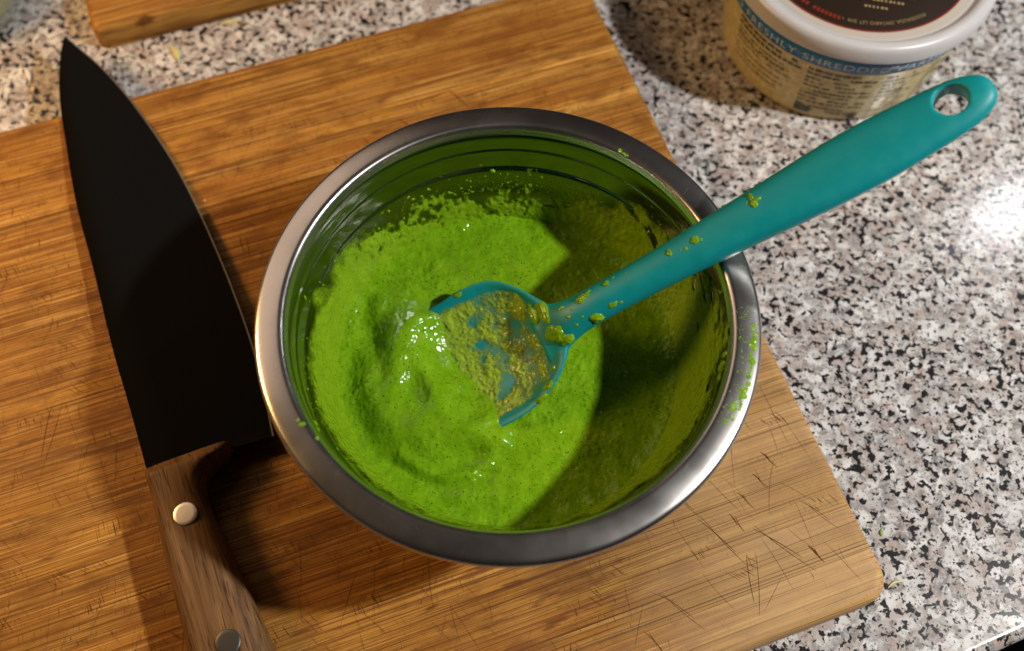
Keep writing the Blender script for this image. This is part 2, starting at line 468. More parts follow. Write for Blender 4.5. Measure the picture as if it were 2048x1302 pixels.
# ------------------------------------------------------------------ knife
def knife():
    base = (-140, -60, T_BOARD)
    root = thing('chef_knife', 'chef knife with black blade and walnut handle lying across the board edge', 'knife', base)
    zb = T_BOARD+11
    spine = [(-157.2, -47.8), (-170.9, -17.5), (-185.2, 13.0), (-203.4, 55.7), (-220.6, 94.7), (-235.5, 135.3), (-242.6, 155.7), (-247.8, 174.8), (-251.4, 193.9), (-252.2, 207.2)]
    edge = [(-252.2, 207.2), (-242.7, 199.6), (-229.4, 188.0), (-217.1, 175.3), (-206.5, 163.1), (-194.6, 148.0), (-182.4, 131.4), (-170.0, 112.8), (-157.7, 91.9), (-145.8, 69.9), (-134.9, 48.5), (-123.2, 23.5), (-113.7, 0.0), (-106.2, -23.5), (-104.4, -28.8)]
    def zk(y): return T_BOARD+1.6+(140-y)*(.05 if y < 140 else .045)   # the thick handle lifts the heel
    sp = catmull([(a, b, 0) for a, b in spine], 6); ed = catmull([(a, b, 0) for a, b in edge], 5)
    def resample(P, n):
        L = [0]
        for a, b in zip(P, P[1:]): L.append(L[-1]+(b-a).length)
        out = []; k = 0
        for i in range(n+1):
            t = L[-1]*i/n
            while k < len(P)-2 and L[k+1] < t: k += 1
            out.append(P[k].lerp(P[k+1], (t-L[k])/max(1e-6, L[k+1]-L[k])))
        return out
    n = 60
    sp = resample(sp, n); ed = list(reversed(resample(ed, n)))      # both from heel to tip
    V, F = [], []
    fr = (0, .25, .6, .93)
    def th(f): return 1.15*(1-f)+.10*f
    m_ = len(fr)
    for side in (1, -1):
        for i in range(n+1):
            for f in fr:
                q = sp[i].lerp(ed[i], f); tap = 1-.55*i/n
                V.append((q.x-base[0], q.y-base[1], zk(q.y)+side*th(f)*tap-base[2]))
    N = (n+1)*m_
    for i in range(n):
        for j in range(m_-1):
            a = i*m_+j; F.append((a, a+1, a+m_+1, a+m_)); F.append((N+a, N+a+m_, N+a+m_+1, N+a+1))
        a = i*m_; F.append((a, a+m_, N+a+m_, N+a))
    F.append(tuple(j for j in range(m_)) + tuple(N+j for j in reversed(range(m_))))
    blade = mesh_obj('blade', V, F, M['blade'], root)
    # honed bevel along the cutting edge
    V, F = [], []
    for i in range(n+1):
        a = sp[i].lerp(ed[i], .93); b = ed[i]; w_ = (b-a).length
        a2 = b + (a-b).normalized()*min(.75, w_); tap = 1-.55*i/n
        V += [(a.x-base[0], a.y-base[1], zk(a.y)+th(.93)*tap-base[2]), (a2.x-base[0], a2.y-base[1], zk(a2.y)+th(.97)*tap-base[2]), (b.x-base[0], b.y-base[1], zk(b.y)-base[2]), (a.x-base[0], a.y-base[1], zk(a.y)-th(.93)*tap-base[2])]
    for i in range(n):
        a = 4*i; F += [(a, a+1, a+5, a+4), (a+2, a+3, a+7, a+6)]
    bl2 = mesh_obj('blade_flank', V, F, M['blade'], root)
    V2, F2 = [], []
    for i in range(n+1):
        a = sp[i].lerp(ed[i], .93); b = ed[i]; w_ = (b-a).length
        a2 = b + (a-b).normalized()*min(.75, w_); tap = 1-.55*i/n
        V2 += [(a2.x-base[0], a2.y-base[1], zk(a2.y)+th(.97)*tap-base[2]), (b.x-base[0], b.y-base[1], zk(b.y)-base[2])]
    for i in range(n): F2.append((2*i, 2*i+1, 2*i+3, 2*i+2))
    mesh_obj('cutting_edge', V2, F2, M['edge'], root)
    # handle: stations across (left, right) from bolster to butt
    st = [((-157.0, -48.5), (-122.2, -34.0)), ((-155.6, -52.0), (-124.0, -38.6)), ((-154.2, -55.5), (-129.6, -45.0)), ((-152.4, -60.0), (-131.4, -52.0)), ((-150.1, -65.9), (-129.4, -59.5)),
          ((-146.0, -76.0), (-123.6, -69.4)), ((-140.2, -91.2), (-115.4, -83.2)), ((-132.2, -110.5), (-104.0, -101.4)), ((-125.5, -127.0), (-95.0, -117.0)), ((-117, -147), (-85.5, -136)), ((-110, -163), (-76, -152)), ((-104, -176), (-66, -166)), ((-99, -183), (-62, -176)), ((-93, -187), (-68, -183))]
    Lp = catmull([(a[0], a[1], 0) for a, b in st], 5); Rp = catmull([(b[0], b[1], 0) for a, b in st], 5)
    V, F = [], []; nseg = 28
    for i, (a, b) in enumerate(zip(Lp, Rp)):
        c = (a+b)/2; h = (b-a)/2
        hh = 11.2*min(1, .80+.2*sstep(0, 6, i)) if i < len(Lp)-6 else 11.2*(.75+.25*(len(Lp)-1-i)/5)
        for k in range(nseg):
            t = 2*math.pi*k/nseg; ct, st_ = math.cos(t), math.sin(t)
            ex = .34+.40*sstep(0, 16, i); x = math.copysign(abs(ct)**ex, ct); z = math.copysign(abs(st_)**(ex*.9), st_)
            q = c+h*x; V.append((q.x-base[0], q.y-base[1], zb+hh*z-base[2]))
    ns = len(Lp)
    for i in range(ns-1):
        for k in range(nseg):
            l = (k+1) % nseg; F.append((i*nseg+k, (i+1)*nseg+k, (i+1)*nseg+l, i*nseg+l))
    F.append(tuple(range(nseg))); F.append(tuple((ns-1)*nseg+k for k in reversed(range(nseg))))
    hd = mesh_obj('handle', V, F, M['walnut'], root)
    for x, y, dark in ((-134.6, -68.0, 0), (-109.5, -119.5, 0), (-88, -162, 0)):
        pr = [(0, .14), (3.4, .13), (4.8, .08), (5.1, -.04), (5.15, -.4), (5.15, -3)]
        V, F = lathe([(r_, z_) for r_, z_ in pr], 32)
        rv = mesh_obj('rivet', V, F, M['rivet'] if y > -100 else M['rivet_dark_refl'], root, (x-base[0], y-base[1], zb+11.42-base[2]))
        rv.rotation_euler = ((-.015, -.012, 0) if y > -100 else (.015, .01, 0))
knife()

# ------------------------------------------------------------------ bowl
IN = [(0, -84.0), (14, -84.0), (30, -83.6), (43, -81), (56, -74.6), (66, -65), (74, -52), (79, -40), (81.6, -33), (83.4, -26.5), (84.2, -24.6), (84.5, -22.5), (85.3, -15.2), (85.8, -13.4), (86.1, -9), (86.7, -5), (87.4, -3.0), (88.0, -1.5), (88.7, -.55), (89.7, -.1), (91, 0), (94, -.2), (97, -.65), (98.7, -1.15), (99.6, -2.0), (100, -3.4), (99.9, -5.0), (99.1, -5.8)]
OUT = [(98.5, -5.4), (97.4, -3.8), (94.5, -3.0), (91.5, -2.6), (89.4, -4.4), (88.3, -9), (87.6, -15), (86.2, -24), (83.4, -35), (80.4, -43), (75.4, -54), (67.2, -67), (57, -76.6), (44, -83.2), (30, -85), (0, -85)]
WALLTAB = [(z, r) for r, z in IN[:18]]
WALLTAB = sorted([(z, r) for r, z in IN if r <= 87.5 and r >= 30])
def wall_r(z): return lerp_table(WALLTAB, z)
BB = (0, 0, T_BOARD)
bowl = thing('mixing_bowl', 'brushed stainless steel mixing bowl with wide rim standing on the bamboo board', 'bowl', BB)
prof = catmull([(r, z, 0) for r, z in IN], 5)
split = [i for i, p_ in enumerate(prof) if p_.x >= 86.9 and p_.y > -6][0]
off = 85.0
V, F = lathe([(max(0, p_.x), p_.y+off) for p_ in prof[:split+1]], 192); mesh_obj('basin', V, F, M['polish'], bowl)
V, F = lathe([(p_.x, p_.y+off) for p_ in prof[split:]] + [(a, b+off) for a, b in OUT[:4]], 192); mesh_obj('rim', V, F, M['steel'], bowl)
po = catmull([(r, z, 0) for r, z in OUT[3:]], 4)
V, F = lathe([(max(0, p_.x), p_.y+off) for p_ in po], 128); mesh_obj('outer_wall', V, F, M['steel'], bowl)

# ------------------------------------------------------------------ spatula frame
K = Vector((86.9, 32.4, RZ+8)); 
N0 = Vector((22.7, 7.5, RZ-27))
A = (K-N0).normalized()
l0 = A.cross(Vector((0, 0, 1))).normalized()
n0 = l0.cross(A); n0 = n0 if n0.z > 0 else -n0
RO = math.radians(7.0)                                  # the head is turned a little on the handle's axis
def frame(roll): return (l0*math.cos(roll)-n0*math.sin(roll), n0*math.cos(roll)+l0*math.sin(roll))
Lh, Nh = frame(RO)
HW = [(-84, 20), (-82, 24), (-78, 27.5), (-72, 29.6), (-62, 31.0), (-50, 31.8), (-38, 32.2), (-30, 31.8), (-24, 30.4), (-18, 27.6), (-13, 23.8), (-9, 19.4), (-5, 14.0), (-2, 9.5), (0, 6)]
def hw(s): return lerp_table(HW, s)
def depth(s): return lerp_table([(-84, .5), (-74, 3.8), (-60, 7.0), (-45, 8.4), (-30, 8.6), (-20, 7.2), (-13, 4.6), (-9, 2.2), (-6.5, .6), (-4, 0), (0, 0)], s)
def inner(s, w):
    h = max(1e-3, hw(s)-2.2); x = min(1, abs(w)/h)
    return -depth(s)*(1-x**2.6)
WOFF = -4.0                                             # head sits slightly off the handle's axis
def sp_world(s, w, n): return N0 + A*s + Lh*(w) + Nh*n
def sp_local(P):
    d = P-N0; return d.dot(A), d.dot(Lh), d.dot(Nh)

def spatula():
    base = Vector((120, 45, T_BOARD))
    root = thing('silicone_spatula', 'teal silicone spoon spatula resting in the pesto against the bowl rim', 'spatula', base)
    bm = bmesh.new()
    # --- head shell
    ss = [-84, -83.2, -82, -80, -77]+[-74+2*i for i in range(31)]+[-12+1.0*i for i in range(13)]
    nw = 36; top, bot = [], []
    for s in ss:
        h = hw(s); rt, rb = [], []
        for j in range(nw+1):
            x = -1+2*j/nw; x = math.copysign(abs(x)**.85, x); w = h*x+WOFF*sstep(-2, -24, s)
            ni = inner(s, h*x)
            th = 3.2 if s > -70 else 1.6+1.6*sstep(-84, -70, s)
            th += 2.5*sstep(-16, -4, s)
            rim = sstep(.86, 1.0, abs(x))
            rt.append(bm.verts.new((s, w, ni+.0)))
            no = inner(s, h*x*.985)-th*(1-rim*.75)
            rb.append(bm.verts.new((s, w*1.0, no)))
        top.append(rt); bot.append(rb)
    def quad(*v):
        try: bm.faces.new(v)
        except ValueError: pass
    for i in range(len(ss)-1):
        for j in range(nw):
            quad(top[i][j], top[i][j+1], top[i+1][j+1], top[i+1][j]); quad(bot[i][j], bot[i+1][j], bot[i+1][j+1], bot[i][j+1])
        for j in (0, nw):
            q = (top[i][j], top[i+1][j], bot[i+1][j], bot[i][j]); quad(*(q if j == 0 else q[::-1]))
    for i in (0, len(ss)-1):
        for j in range(nw):
            q = (top[i][j], bot[i][j], bot[i][j+1], top[i][j+1]); quad(*(q if i == 0 else q[::-1]))
    bmesh.ops.recalc_face_normals(bm, faces=bm.faces)
    # --- handle loft: (s, half width, half thickness, n centre)
    H = [(-13, 13.0, 2.0, -3.2), (-9, 12.6, 3.2, -3.4), (-4, 11.2, 4.6, -2.6), (2, 9.2, 5.6, -1.4), (9, 8.1, 6.1, -.6), (18, 7.8, 6.3, 0), (30, 7.9, 6.5, 0), (45, 8.3, 6.7, 0), (60, 9.0, 6.9, 0), (80, 10.1, 7.0, 0), (100, 11.4, 7.0, 0),
         (118, 12.6, 6.8, 0), (135, 13.1, 6.5, 0), (150, 12.6, 6.2, 0), (163, 11.7, 5.9, 0), (172, 10.8, 5.7, 0), (179, 9.2, 5.4, 0), (184, 6.6, 4.5, 0), (186.6, 3.2, 2.6, 0)]
    Hc = catmull([Vector(x).resized(4) if False else Vector((x[0], x[1], x[2])) for x in H], 4)
    nc = catmull([Vector((x[3], 0, 0)) for x in H], 4)
    nseg = 40; rings = []
    for q, cc in zip(Hc, nc):
        ring = []
        rr = RO*(1-sstep(0, 30, q.x))
        for k in range(nseg):
            t = 2*math.pi*k/nseg; ct, st = math.cos(t), math.sin(t)
            e = .86 if q.x > 60 else .95
            ring.append(bm.verts.new((q.x, q.y*math.copysign(abs(ct)**e, ct), cc.x+q.z*math.copysign(abs(st)**e, st))))
        rings.append(ring)
    for a, b in zip(rings, rings[1:]):
        for k in range(nseg): quad(a[k], a[(k+1) % nseg], b[(k+1) % nseg], b[k])
    bm.faces.new(rings[0]); bm.faces.new(rings[-1][::-1])
    bmesh.ops.recalc_face_normals(bm, faces=bm.faces)
    me = bpy.data.meshes.new('tmp'); bm.to_mesh(me); bm.free()
    o = bpy.data.objects.new('tmp', me); C.objects.link(o)
    # hole cutter
    bm = bmesh.new(); bmesh.ops.create_cone(bm, cap_ends=True, segments=40, radius1=6.2, radius2=6.2, depth=40, matrix=Matrix.Translation((171.0, -1.4, 0)))
    mc = bpy.data.meshes.new('tmpc'); bm.to_mesh(mc); bm.free(); oc = bpy.data.objects.new('tmpc', mc); C.objects.link(oc)
    md = o.modifiers.new('r', 'REMESH'); md.mode = 'VOXEL'; md.voxel_size = .62
    md = o.modifiers.new('b', 'BOOLEAN'); md.operation = 'DIFFERENCE'; md.object = oc; md.solver = 'EXACT'
    md = o.modifiers.new('r2', 'REMESH'); md.mode = 'VOXEL'; md.voxel_size = .6
    md = o.modifiers.new('s', 'SMOOTH'); md.factor = .5; md.iterations = 9
    dg = bpy.context.evaluated_depsgraph_get(); ev = o.evaluated_get(dg); full = bpy.data.meshes.new_from_object(ev)
    bpy.data.objects.remove(o); bpy.data.objects.remove(oc)
    # local -> world (relative to the base), shared normals so the neck shows no seam
    def xf(v):
        r = v.x; k = 1-sstep(0, 40, r); L_, N_ = frame(RO*k)
        return (N0 + A*v.x + L_*v.y + N_*v.z - base)*S
    for v in full.vertices: v.co = xf(v.co)
    full.update()
    cen = [sp_local(Vector(p_.center)/S+base)[0] for p_ in full.polygons]
    nrm = [-v.normal for v in full.vertices]         # the frame is left-handed: faces are turned round
    bvh = BVHTree.FromPolygons([tuple(Vector(v.co)/S+base) for v in full.vertices], [tuple(p_.vertices)[::-1] for p_ in full.polygons])
    for nm, test in (('head', lambda s: s < 3), ('handle', lambda s: s >= 3)):
        idx = {}; VV = []; FF = []; NN = []
        for p_, s in zip(full.polygons, cen):
            if not test(s): continue
            f = []
            for vi in p_.vertices:
                if vi not in idx: idx[vi] = len(VV); VV.append(full.vertices[vi].co.copy()); NN.append(nrm[vi])
                f.append(idx[vi])
            FF.append(f[::-1])
        me = bpy.data.meshes.new(nm); me.from_pydata(VV, [], FF)
        me.polygons.foreach_set('use_smooth', [True]*len(FF)); me.update()
        me.normals_split_custom_set_from_vertices(NN)
        link(nm, me, M['silicone'], root)
    bpy.data.meshes.remove(full)
    return bvh
SBVH = spatula()

# ------------------------------------------------------------------ pesto in the bowl
PZ = RZ-52.0
def seg_dist(x, y, P):
    best = 1e9
    for (a, b), (c, d) in zip(P, P[1:]):
        vx, vy = c-a, d-b; t = max(0, min(1, ((x-a)*vx+(y-b)*vy)/(vx*vx+vy*vy)))
        best = min(best, math.hypot(x-a-vx*t, y-b-vy*t))
    return best
CREST = [(-58, 22), (-46, 21), (-38, 14), (-32, 3), (-25, -10), (-16, -25), (-9, -34)]
FOLD = [(-64, 26), (-62, 14), (-58, 2), (-55, -10)]
RIM2 = [(-2, -38), (-6, -47), (-14, -52), (-24, -54), (-34, -51), (-44, -45)]
def pesto_h(x, y):
    h = 0.0
    r = math.hypot(x, y)
    d = math.hypot((x+36)/1.0, (y+12)/1.15)/35
    h += 6.4*(1-sstep(.58, 1.02, d))
    dc = seg_dist(x, y, CREST); h += 4.0*math.exp(-(dc/9.5)**2)
    h -= 4.6*math.exp(-(((x+40)/8)**2+((y+15)/12)**2))
    h -= 2.0*math.exp(-(seg_dist(x, y, FOLD)/4.5)**2)
    h += 1.5*math.exp(-(seg_dist(x, y, [(-50, 14), (-48, 0), (-46, -16), (-38, -32)])/5.5)**2)
    h += 1.6*math.exp(-(seg_dist(x, y, RIM2)/3.2)**2)
    h -= 1.3*math.exp(-(seg_dist(x*.93, y*.93-.5, RIM2)/2.2)**2)
    h -= 1.2*math.exp(-(((x+14)/9)**2+((y+44)/5)**2))
    h += 1.6*sstep(68, 76, r)
    h += 1.1*fbm((x*.045, y*.045, 3), 3) + .32*fbm((x*.14, y*.14, 9), 3) + .13*fbm((x*.5, y*.5, 1), 3)
    lump = noise.noise(Vector((x*.33, y*.33, 20)))
    h += .55*max(0, lump-.25)
    return h

def pesto():
    root = thing('pesto_sauce', 'bright green pesto pooled in the steel bowl with smears up its wall', 'sauce', (0, 0, T_BOARD))
    oz = T_BOARD
    g = .52; n = int(77/g); V, F, idx = [], [], {}
    for i in range(-n, n+1):
        for j in range(-n, n+1):
            x, y = i*g, j*g; r = math.hypot(x, y)
            if r > 77: continue
            z = PZ+pesto_h(x, y)
            # the hollow of the spatula is open behind the mound: sauce there lies only below its floor
            P = Vector((x, y, z)); s, w_, nn = sp_local(P)
            w2 = w_-WOFF*sstep(-2, -24, s)
            line = -45.5+.16*w2+.8*math.sin(w2*.16)+1.0*noise.noise(Vector((w2*.12, 4, 4)))
            if -105 < s < 2 and abs(w2) < hw(s)+26:
                fl = inner(s, w2)
                cap = inner(line, min(max(w2, -28), 28))+.7+(line-s)*1.02 if s < line else max(fl-(s-line)*.5, fl-2.0)
                near = sstep(hw(s)-.6, hw(s)-2.4, abs(w2)); wide = sstep(hw(s)+24, hw(s)-6, abs(w2))
                k = sstep(line-16, line-2, s); side = (wide*(1-k)+near*k)*sstep(-105, -70, s)
                if nn > cap-3.5:
                    d_ = nn-cap; sm_ = d_ if d_ > 3.5 else (d_+3.5)**2/14.0
                    z -= sm_*side/max(.3, Nh.z)
            idx[(i, j)] = len(V); V.append((x, y, z-oz))
    for (i, j) in list(idx):
        q = [(i, j), (i+1, j), (i+1, j+1), (i, j+1)]
        if all(k in idx for k in q): F.append(tuple(idx[k] for k in q))
    mesh_obj('pool', V, F, M['pesto'], root)
    # coat on the wall: a skin that sinks into the steel wherever it runs out
    TOP = [(0, -7), (10, -7), (22, -10), (30, -16), (40, -20), (50, -24), (62, -32), (75, -38), (90, -40), (105, -40), (120, -38), (135, -33), (150, -28.5), (165, -27), (180, -26), (195, -26), (210, -29), (225, -33), (245, -36), (275, -40), (300, -35), (318, -27), (332, -17), (345, -9), (352, -6), (360, -7)]
    NT_, NZ = 900, 92; V, F, CV = [], [], []
    for i in range(NT_):
        a = 2*math.pi*i/NT_; ad = math.degrees(a); ca, sa = math.cos(a), math.sin(a)
        zt = lerp_table(TOP, ad)
        back = sstep(60, 80, ad)*(1-sstep(130, 150, ad))
        rgt_ = 1-sstep(40, 60, ad) if ad < 180 else sstep(318, 335, ad)
        for j in range(NZ):
            z = -57+(-3.5+57)*j/(NZ-1); r = wall_r(z)
            r2 = wall_r(z+.5); nx, nz = 1.0, -(r2-r)/.5; ln = math.hypot(nx, nz); nx /= ln; nz /= ln
            px, py = r*ca, r*sa
            m_ = (zt-z)/6.5
            m_ += 1.15*fbm((px*.10, py*.10, z*.10), 4)*(1+1.0*back)
            if back > 0: m_ += back*(2.0*fbm((a*26, z*.34, 6), 4)-.3*sstep(-50, -38, z))
            if rgt_ > 0:                                           # wiped streaks, slanting
                q = (a*80*.95+z*.75); m_ -= rgt_*4.6*max(0, fbm((q*.055, (z-a*50)*.20, 2), 3)+.02)*sstep(-50, -38, z)
            m_ -= 1.7*max(0, noise.noise(Vector((a*34, z*.10, 31)))-.42)*sstep(-52, -40, z)
            CV.append(m_)
            off_ = .10+.5*sstep(-.2, 1.2, m_)
            if m_ > 0: off_ += (.30*fbm((px*.45, py*.45, z*.45), 3) + .45*max(0, fbm((px*.22, py*.22, z*.22), 2)))*min(1, m_*1.5)
            V.append(((r-nx*off_)*ca, (r-nx*off_)*sa, RZ+z-nz*off_-oz))
    for i in range(NT_):
        k = (i+1) % NT_
        for j in range(NZ-1): F.append((i*NZ+j, k*NZ+j, k*NZ+j+1, i*NZ+j+1))
    F = [f for f in F if max(CV[k] for k in f) > -1.5]
    o = mesh_obj('wall_smear', V, F, M['film'], root); cover(o, CV)
    # smear on the flat of the rim, right hand side, and specks on the lip
    V, F = [], []; NA, NR = 160, 26
    rimtab = sorted([(r, z) for r, z in IN[17:25]])
    for i in range(NA+1):
        a = math.radians(-31+31*i/NA)
        for j in range(NR+1):
            r = 90.2+8.2*j/NR; z = lerp_table(rimtab, r)
            t = i/NA; c = 95.6+1.4*math.sin(t*3)-1.2*t*0-2.6*(1-t)**2
            m_ = 1-abs(r-c)/(1.5+.6*math.sin(t*9))-1.2*sstep(.8, 1, t)-1.1*sstep(.25, 0, t)
            m_ += 1.5*fbm((r*.5, a*45, 8), 4)-.1
            o_ = max(-.5, min(.4, m_*.5-.12))
            V.append((r*math.cos(a), r*math.sin(a), RZ+z+o_-oz))
    for i in range(NA):
        for j in range(NR): q = i*(NR+1)+j; F.append((q, q+NR+1, q+NR+2, q+1))
    mesh_obj('rim_smear', V, F, M['pesto'], root)
    # splatter: countless tiny drops thrown on the back wall and lip
    r_ = random.Random(5); V, F = [], []
    def drop(p, nrm, rad, flat=.55, st=1.0):
        up = Vector((0, 0, 1)); e1 = nrm.cross(up)
        if e1.length < .1: e1 = Vector((1, 0, 0))
        e1.normalize(); e2 = nrm.cross(e1); i0 = len(V); ph = r_.random()*6
        nn_ = 9
        rr = [rad*(1+.28*math.sin(2*math.pi*k/nn_*2+ph)+r_.uniform(-.15, .15)) for k in range(nn_)]
        for lv, hgt in ((1.0, -.1), (.8, .55), (.42, .92)):
            for k in range(nn_):
                t = 2*math.pi*k/nn_
                q = p + e1*(rr[k]*lv*math.cos(t)) + e2*(rr[k]*lv*st*math.sin(t)) + nrm*(hgt*flat*rad); V.append((q.x, q.y, q.z-oz))
        q = p+nrm*(flat*rad); V.append((q.x, q.y, q.z-oz))
        for lv in range(2):
            for k in range(nn_):
                l = (k+1) % nn_; F.append((i0+lv*nn_+k, i0+lv*nn_+l, i0+(lv+1)*nn_+l, i0+(lv+1)*nn_+k))
        for k in range(nn_): F.append((i0+2*nn_+k, i0+2*nn_+(k+1) % nn_, i0+3*nn_))
    def on_wall(ad, z):
        a = math.radians(ad); r = wall_r(z); d = (wall_r(z+.5)-r)/.5
        n_ = Vector((-math.cos(a), -math.sin(a), d)).normalized()
        return Vector((r*math.cos(a), r*math.sin(a), RZ+z)), n_
    for i in range(300):
        ad = r_.gauss(88, 24); z = -36+abs(r_.gauss(0, 5.0))-2
        if z > -22: continue
        p, n_ = on_wall(ad, z); drop(p, n_, .16+.7*r_.random()**3.5, .35)
    for i in range(90):
        ad = r_.choice((r_.uniform(-40, 50), r_.uniform(150, 240))); z = lerp_table(TOP, ad % 360)+r_.uniform(-3, 5)
        p, n_ = on_wall(ad, min(z, -5)); drop(p, n_, .18+.5*r_.random()**2)
    for ad, z, rr in ((172, -17, 1.0), (96, -27, 1.2), (-6, -6, 2.0), (-10, -6.5, 1.8), (-13, -8, 2.2), (-16, -8, 1.7), (-3, -5, 1.5), (22, -9, 2.2), (26, -8, 1.6), (30, -12, 2.4), (211, -13, 1.0), (214, -8, .9)):
        p, n_ = on_wall(ad, z); drop(p, n_, rr, .5, 1.3)
    for ad, r, rr in ((59, 89.3, 1.0), (57.6, 89.0, .8), (56.6, 88.8, .9), (58.2, 88.9, .6), (213, 90.5, 1.2), (211.5, 91, .6), (218, 88.7, .9)):
        a = math.radians(ad); z = lerp_table(rimtab, r); drop(Vector((r*math.cos(a), r*math.sin(a), RZ+z)), Vector((0, 0, 1)), rr, .4)
    for i in range(120):
        a = math.radians(r_.uniform(-30, 2)); r = r_.gauss(93, 1.8)
        if not 89.5 < r < 98: continue
        drop(Vector((r*math.cos(a), r*math.sin(a), RZ+lerp_table(rimtab, r))), Vector((0, 0, 1)), r_.uniform(.12, .4), .4)
    o = mesh_obj('splatter', V, F, M['pesto'], root); o['kind'] = 'stuff'

    # ---- what clings to the spatula
    sm = thing('sauce_smear', 'yellow-green pesto remains clinging to the teal spatula head and handle', 'sauce', (23, 12, RZ-27))
    ob = Vector((23, 12, RZ-27))
    V, F, CV = [], [], []; n1, n2 = 130, 150
    for i in range(n1+1):
        s = -62+56*i/n1
        for j in range(n2+1):
            h = hw(s)-1.0; x = -1+2*j/n2; w_ = h*x
            ni = inner(s, w_); d1 = (inner(s, w_+.4)-inner(s, w_-.4))/.8
            m_ = .56-2.4*sstep(.80, .98, abs(x))-2.6*sstep(-14, -8, s)
            m_ += .85*fbm((s*.16, w_*.10, 2), 4)+.8*sstep(-36, -48, s)-1.1*max(0, noise.noise(Vector((s*.10, w_*.20, 14))))
            CV.append(m_)
            o_ = .12+.45*sstep(-.2, 1, m_)
            if m_ > 0: o_ += (1.0*max(0, noise.noise(Vector((s*.30, w_*.30, 4))))+.35*fbm((s*.8, w_*.8, 3), 2))*min(1, m_*2)
            nx = Vector((1, -d1)).normalized()
            q = sp_world(s, w_+WOFF*sstep(-2, -24, s)-d1*o_/math.hypot(1, d1), ni+o_/math.hypot(1, d1))-ob
            V.append(tuple(q))
    for i in range(n1):
        for j in range(n2): q = i*(n2+1)+j; F.append((q, q+1, q+n2+2, q+n2+1))
    cover(mesh_obj('head_smear', V, F, M['scum'], sm), CV)
    # drops: (s, w, length, width, height) on the upper side of neck and handle
    drops = [(-10.4, -10.2, 2.2, 5.0, 1.5), (-5.4, -8.1, 2.8, 5.2, 1.3), (-4.9, 2.7, 4.6, 3.4, 2.0), (-.7, 8.0, 3.0, 2.4, 1.6), (-3, 6.2, 2.4, 2.0, 1.4), (13.1, -3.5, 3.5, 1.8, 1.2), (16.5, -4.6, 1.6, .8, .6), (25, -3.6, 1.5, 1.3, .9), (28.5, -4.6, .6, .5, .4), (14.9, 6.6, 2.7, 2.4, 1.7), (23.5, 5.6, 2.0, 1.1, .9), (27, 6.2, .8, .6, .5),
             (2.8, -4.7, 1.7, .8, .6), (4.5, .5, 1.0, .7, .5), (7.5, -1.5, .8, .5, .5), (64.8, -.8, 1.9, 1.6, 1.0), (67, .4, .8, .6, .5), (53.6, -1.4, 1.1, 1.5, .9), (60.3, .6, .7, .8, .5), (58, -.2, .4, .4, .3), (91.5, -2.2, 1.4, 2.0, .9), (93.2, -3.2, 1.6, .8, .7), (91.6, -5.9, 1.0, 1.8, .7), (89.2, -4, .5, .4, .4), (34, -3.6, .4, .3, .3), (10, 3.6, .7, .5, .4), (6, 5, .9, .6, .5),
             (-17.3, 20.8, 2.6, 2.0, 1.1), (-21.9, 25, 3.0, 2.0, 1.2), (-12, 15, 1.4, 1.0, .7), (-37.9, -34.3, 1.8, 1.2, .9), (-27, 27.0, 1.6, 1.2, .8)]
    rd = random.Random(9)
    for (s, w_, a, b, hgt) in drops:
        k = 1-sstep(0, 40, s); L_, N_ = frame(RO*k)
        o3 = N0+A*s+L_*w_+N_*40
        hit = SBVH.ray_cast(o3, -N_)
        if hit[0] is None: continue
        p, nr = hit[0], hit[1]
        e1 = (A-nr*A.dot(nr)).normalized(); e2 = nr.cross(e1)
        VV, FF = [], []; na, nb = 22, 7; ph = rd.random()*9
        for lv in range(nb):
            f = lv/(nb-1)*.5*math.pi
            for q in range(na):
                t = 2*math.pi*q/na
                rr = math.cos(f)*(1.08+.40*noise.noise(Vector((math.cos(t)*1.3+ph, math.sin(t)*1.3, a)))+.08*noise.noise(Vector((math.cos(t)*3+ph, math.sin(t)*3, b))))
                hh = math.sin(f)*hgt*(1+.5*noise.noise(Vector((math.cos(t)*rr*1.6+ph, math.sin(t)*rr*1.6, 1))))
                u_ = e1*(a*rr*math.cos(t))+e2*(b*rr*math.sin(t))
                h2 = SBVH.find_nearest(p+u_)
                bp, bn = (h2[0], h2[1])
                VV.append(tuple(bp+bn*(hh*.66-.08)-ob))
        for lv in range(nb-1):
            for q in range(na):
                l = (q+1) % na; FF.append((lv*na+q, lv*na+l, (lv+1)*na+l, (lv+1)*na+q))
        mesh_obj('drop', VV, FF, M['pesto'], sm)
pesto()

# ------------------------------------------------------------------ cheese tub
def text_mesh(body, size, bold=False):
    cu = bpy.data.curves.new('t', 'FONT'); cu.body = body; cu.size = size; cu.space_character = 1.15
    o = bpy.data.objects.new('t', cu); C.objects.link(o)
    dg = bpy.context.evaluated_depsgraph_get(); me = bpy.data.meshes.new_from_object(o.evaluated_get(dg))
    V = [tuple(v.co) for v in me.vertices]; F = [tuple(p.vertices) for p in me.polygons]
    bpy.data.objects.remove(o); bpy.data.curves.remove(cu); bpy.data.meshes.remove(me)
    return V, F

